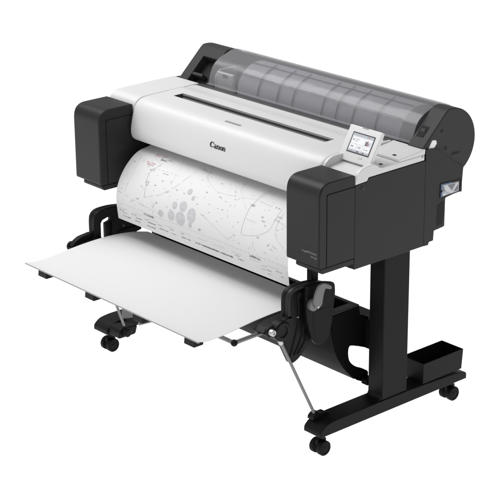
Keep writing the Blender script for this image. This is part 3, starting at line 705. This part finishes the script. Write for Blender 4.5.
for sx in (1, -1):
    if sx > 0:
        P = brk + low + fr
    else:                                                          # slotted on the left, where the floor shows through
        P = brk + [(0.182, 0.540), (0.184, 0.480), (0.060, 0.455)] + fr
    a, b = sorted((sx * 0.500, sx * 0.520))
    if sx > 0:
        o = MB().prism(P, a, b).build('side_bracket', M['blackp'], CT, bevel=0.004)
    else:
        mb = MB()
        mb.prism(smooth([(-0.032, 0.505), (-0.032, 0.555), (-0.027, 0.578), (-0.012, 0.592), (0.015, 0.597), (0.060, 0.596), (0.110, 0.588)], 5) +
                 [(0.182, 0.560), (0.184, 0.480), (0.060, 0.455), (0.020, 0.470), (0.020, 0.540), (0.043, 0.546), (0.043, 0.560), (0.030, 0.562), (0.006, 0.556), (-0.001, 0.545), (-0.001, 0.470), (-0.020, 0.440)] + fr[8:], a, b)
        o = mb.build('side_bracket', M['blackp'], CT, bevel=0.004)
    # raised outer rim and grooves
    xo = sx * 0.5195
    ring = brk[:-3]
    rim = MB()
    rm = [(p[0], p[1]) for p in ring]; rl = [(p[0] + 0.010, p[1] - 0.010) for p in ring]
    c, d = sorted((xo, xo + sx * 0.016))
    inner = []
    for i, p in enumerate(ring):
        q = Vector(ring[max(i - 1, 0)]); w = Vector(ring[min(i + 1, len(ring) - 1)]); t = (w - q).normalized()
        inner.append((p[0] + t.y * 0.011, p[1] - t.x * 0.011))
    rim.prism(list(ring) + inner[::-1], c, d)
    rim.build('bracket_rim', M['body'] if sx > 0 else M['blackp'], o, bevel=0.0025)
    # inner guides that follow the curve of the plate
    if sx > 0:
        for k, dz in enumerate((0.026, 0.056, 0.082)):
            g = smooth([(-0.004 + dz, 0.575 - dz * 0.4), (0.002 + dz, 0.52), (-0.002 + dz, 0.46), (-0.018 + dz * 0.95, 0.40), (-0.026 + dz * 0.62, 0.355)], 5)
            MB().tube([(xo, p[0], p[1]) for p in g], 0.0042, 8).build('bracket_rib', M['blackp'], o)
        MB().lathe_x([(xo - 0.002, 0.0105), (xo + 0.0025, 0.0105), (xo + 0.003, 0.008)], 0.030, 0.560, 20).build('bracket_hole', M['hole'], o)
        MB().lathe_x([(xo - 0.002, 0.0026), (xo + 0.006, 0.0026), (xo + 0.007, 0.0015)], 0.021, 0.487, 12).build('screw', M['bright'], o)
    else:
        MB().lathe_x([(-0.503, 0.003), (-0.497, 0.003)], 0.098, 0.515, 12).build('screw', M['lever'], o)
        mb = MB(); mb.prism([(0.040, 0.470), (0.060, 0.470), (0.055, 0.54), (0.043, 0.546)], -0.5005, -0.492); mb.prism([(0.075, 0.47), (0.178, 0.487), (0.178, 0.50), (0.075, 0.50)], -0.5005, -0.494)
        mb.build('bracket_rib', M['blackp'], o, bevel=0.001)
    # arm and hinge hub
    e, f = sorted((sx * 0.478, sx * 0.530))
    arm = MB().prism(roundpoly([(-0.136, 0.474), (-0.112, 0.487), (-0.092, 0.492), (-0.050, 0.4945), (-0.004, 0.4955), (-0.004, 0.452), (-0.052, 0.446), (-0.105, 0.452)], [.006, .004, .004, .004, .004, .004, .01, .01]), e, f).build('tray_arm', M['blackp'], CT, bevel=0.003)
    MB().prism(roundpoly([(-0.128, 0.484), (-0.108, 0.502), (-0.088, 0.511), (-0.036, 0.517), (-0.030, 0.470), (-0.10, 0.470)], [.005, .006, .006, .006, 0, .01]), *sorted((sx * 0.5305, sx * 0.508))).build('arm_cap', M['blackp'], arm, bevel=0.002) if sx < 0 else None
    hub = MB().lathe_x([(sx * 0.516, 0.034), (sx * 0.546, 0.034), (sx * 0.551, 0.029), (sx * 0.551, 0.020), (sx * 0.547, 0.018), (sx * 0.547, 0.008)], -0.066, 0.468, 36).build('hinge_hub', M['blackp'], arm)
    MB().lathe_x([(sx * 0.530, 0.018), (sx * 0.540, 0.018), (sx * 0.543, 0.015)], -0.112, 0.477, 24).build('knob_seat', M['blackp'], arm)
    MB().lathe_x([(sx * 0.540, 0.0105), (sx * 0.558, 0.0105), (sx * 0.5605, 0.008), (sx * 0.5600, 0.005), (sx * 0.557, 0.004)], -0.114, 0.479, 24).build('knob', M['bright'], arm) if sx > 0 else None
    # fin blocks around the hub
    if sx > 0:
        mb = MB(); mb.prism([(-0.052, 0.500), (-0.030, 0.505), (-0.028, 0.470), (-0.040, 0.440)], 0.520, 0.540); mb.build('hub_fin', M['blackp'], arm, bevel=0.003)
# struts to the feet (flat steel bars with a bright sleeve at the top)
def strut(p0, p1, r):
    st = MB().tube([p0, p1], r, 12).build('strut', M['steel'], CT)
    P0 = Vector(p0); P1 = Vector(p1); d = (P1 - P0)
    MB().tube([P0, P0 + d * 0.06], r * 1.45, 12).build('strut_sleeve', M['bright'], st, bevel=0.001)
    MB().tube([P1 - d * 0.03, P1 + d * 0.01], r * 1.3, 12).build('strut_tip', M['blackp'], st)
strut((0.520, -0.056, 0.430), (0.560, 0.070, 0.128), 0.0052)
strut((-0.470, -0.040, 0.430), (-0.474, 0.070, 0.124), 0.0052)
# pale guide plate and wire beside the left strut
MB().prism([(0.080, 0.150), (0.126, 0.141), (0.130, 0.172), (0.082, 0.290)], -0.503, -0.499).build('guide_plate', M['lever'], CT)
MB().tube([(-0.322, 0.020, 0.200), (-0.308, 0.110, 0.200)], 0.0055, 12).build('lower_wire', M['steel'], CT)
# right guard with the grey release lever
gd = roundpoly([(0.034, 0.590), (0.098, 0.598), (0.162, 0.578), (0.166, 0.545), (0.157, 0.480), (0.152, 0.440), (0.140, 0.392), (0.112, 0.374), (0.078, 0.380), (0.056, 0.420), (0.036, 0.490)], [.012, .05, .012, .02, .03, .02, .02, .02, .02, .03, .03], 6)
GD = MB().prism(gd, 0.5365, 0.5490).build('guard_plate', M['stand'], CT, bevel=0.003)
MB().prism(roundpoly([(0.066, 0.50), (0.140, 0.50), (0.130, 0.405), (0.112, 0.388), (0.084, 0.394), (0.066, 0.43)], [0, 0, .02, .015, .015, .02], 6), 0.5491, 0.5498).build('guard_boss', M['stand'], GD, bevel=0.0005)
MB().prism([(0.04, 0.583), (0.15, 0.572), (0.14, 0.42), (0.09, 0.39), (0.05, 0.45)], 0.5205, 0.5360).build('guard_stay', M['blackp'], CT)
lv = MB()
lv.lathe_x([(0.5495, 0.0215), (0.561, 0.0215), (0.5635, 0.019)], 0.060, 0.530, 32)
LV = lv.build('release_lever', M['lever'], CT)
la_ = smooth([(0.046, 0.545), (0.053, 0.568), (0.064, 0.588), (0.076, 0.598), (0.092, 0.599), (0.112, 0.590), (0.127, 0.578), (0.123, 0.570), (0.110, 0.575), (0.100, 0.578), (0.093, 0.566), (0.088, 0.545), (0.082, 0.524), (0.060, 0.520)], 4)
MB().prism(la_, 0.5637, 0.5720).build('handle', M['lever'], LV, bevel=0.0025)
MB().lathe_x([(0.5635, 0.0045), (0.5735, 0.0045), (0.574, 0.003)], 0.066, 0.524, 14).build('pivot', M['bright'], LV)
# uprights that hang the tray from the printer
for sx in (1, -1):
    MB().box(*sorted((sx * 0.468, sx * 0.492)), 0.112, 0.142, 0.540, 0.655 if sx > 0 else 0.600).build('upright', M['stand'], CT, bevel=0.002)

# ================================================================== storage box on the right foot
BX = thing('storage_box', 'small open black box standing on the rear of the right foot', 'box', (0.572, 0.617, 0.127))
def taper(x0, x1, y0, y1, z0, z1, t, k):
    mb = MB(); V = []
    def ringv(i, z, e): return [(x0 + i - e, y0 + i - e, z), (x1 - i + e, y0 + i - e, z), (x1 - i + e, y1 - i + e, z), (x0 + i - e, y1 - i + e, z)]
    V = ringv(0, z0, 0) + ringv(0, z1, k) + ringv(t, z1, k) + ringv(t, z0 + t, 0)
    F = [(3, 2, 1, 0)]
    for a in (0, 4, 8):
        for j in range(4): F.append((a + j, a + (j + 1) % 4, a + 4 + (j + 1) % 4, a + 4 + j))
    F.append((12, 13, 14, 15)); mb.add(V, F); return mb
taper(0.524, 0.620, 0.520, 0.716, 0.1265, 0.202, 0.003, 0.003).build('box_wall', M['stand'], BX, bevel=0.0008, seg=2)
MB().box(0.53, 0.614, 0.526, 0.71, 0.1297, 0.1312).build('box_liner', M['rubber'], BX)

# ================================================================== studio light
W = bpy.data.worlds.new('World'); S.world = W; W.use_nodes = True
bg = W.node_tree.nodes['Background']; bg.inputs['Color'].default_value = (1, 1, 1, 1); bg.inputs['Strength'].default_value = 0.42
def area(name, loc, target, size, sy, power, col=(1, 1, 1)):
    L = bpy.data.lights.new(name, 'AREA'); L.shape = 'RECTANGLE'; L.size = size; L.size_y = sy; L.energy = power; L.color = col
    o = bpy.data.objects.new(name, L); COL.objects.link(o); o.location = loc
    o.rotation_euler = (Vector(target) - Vector(loc)).to_track_quat('-Z', 'Y').to_euler(); return o
area('overhead_softbox', (-1.8, -0.5, 4.2), (0, 0.2, 0.6), 3.0, 3.0, 136)
area('front_softbox', (-2.2, -4.0, 2.6), (0, 0.2, 0.6), 2.2, 2.2, 14)
area('added_underfloor_lamp', (0, 0, -1.2), (0, 0, 0), 40, 40, 1600 * math.pi * 1.22)  # added lamp below the translucent floor, whitens it and washes out shadows

# ================================================================== camera
yaw, pitch, roll, f = -0.8486, 0.3538, -0.007, 1715.5
cam = bpy.data.cameras.new('camera'); co = bpy.data.objects.new('camera', cam); COL.objects.link(co)
fw = Vector((math.sin(yaw) * math.cos(pitch), math.cos(yaw) * math.cos(pitch), -math.sin(pitch)))
rt = fw.cross(Vector((0, 0, 1))).normalized(); up = rt.cross(fw)
r2 = rt * math.cos(roll) + up * math.sin(roll); u2 = -rt * math.sin(roll) + up * math.cos(roll)
R = Matrix((r2, u2, -fw)).transposed().to_4x4()
co.matrix_world = Matrix.Translation((4.26885, -3.46091, 2.61555)) @ R
cam.sensor_width = 36; cam.lens = f / 500 * 36
cam.shift_x = (250 - 254.78) / 500; cam.shift_y = (247.43 - 250) / 500
cam.clip_end = 200
S.camera = co
S.view_settings.view_transform = 'Standard'; S.view_settings.look = 'None'; S.view_settings.exposure = 0.0; S.view_settings.gamma = 1.0
S.render.engine = 'CYCLES'
S.cycles.use_denoising = True
S.cycles.max_bounces = 10; S.cycles.transparent_max_bounces = 16
S.cycles.caustics_reflective = False; S.cycles.caustics_refractive = False
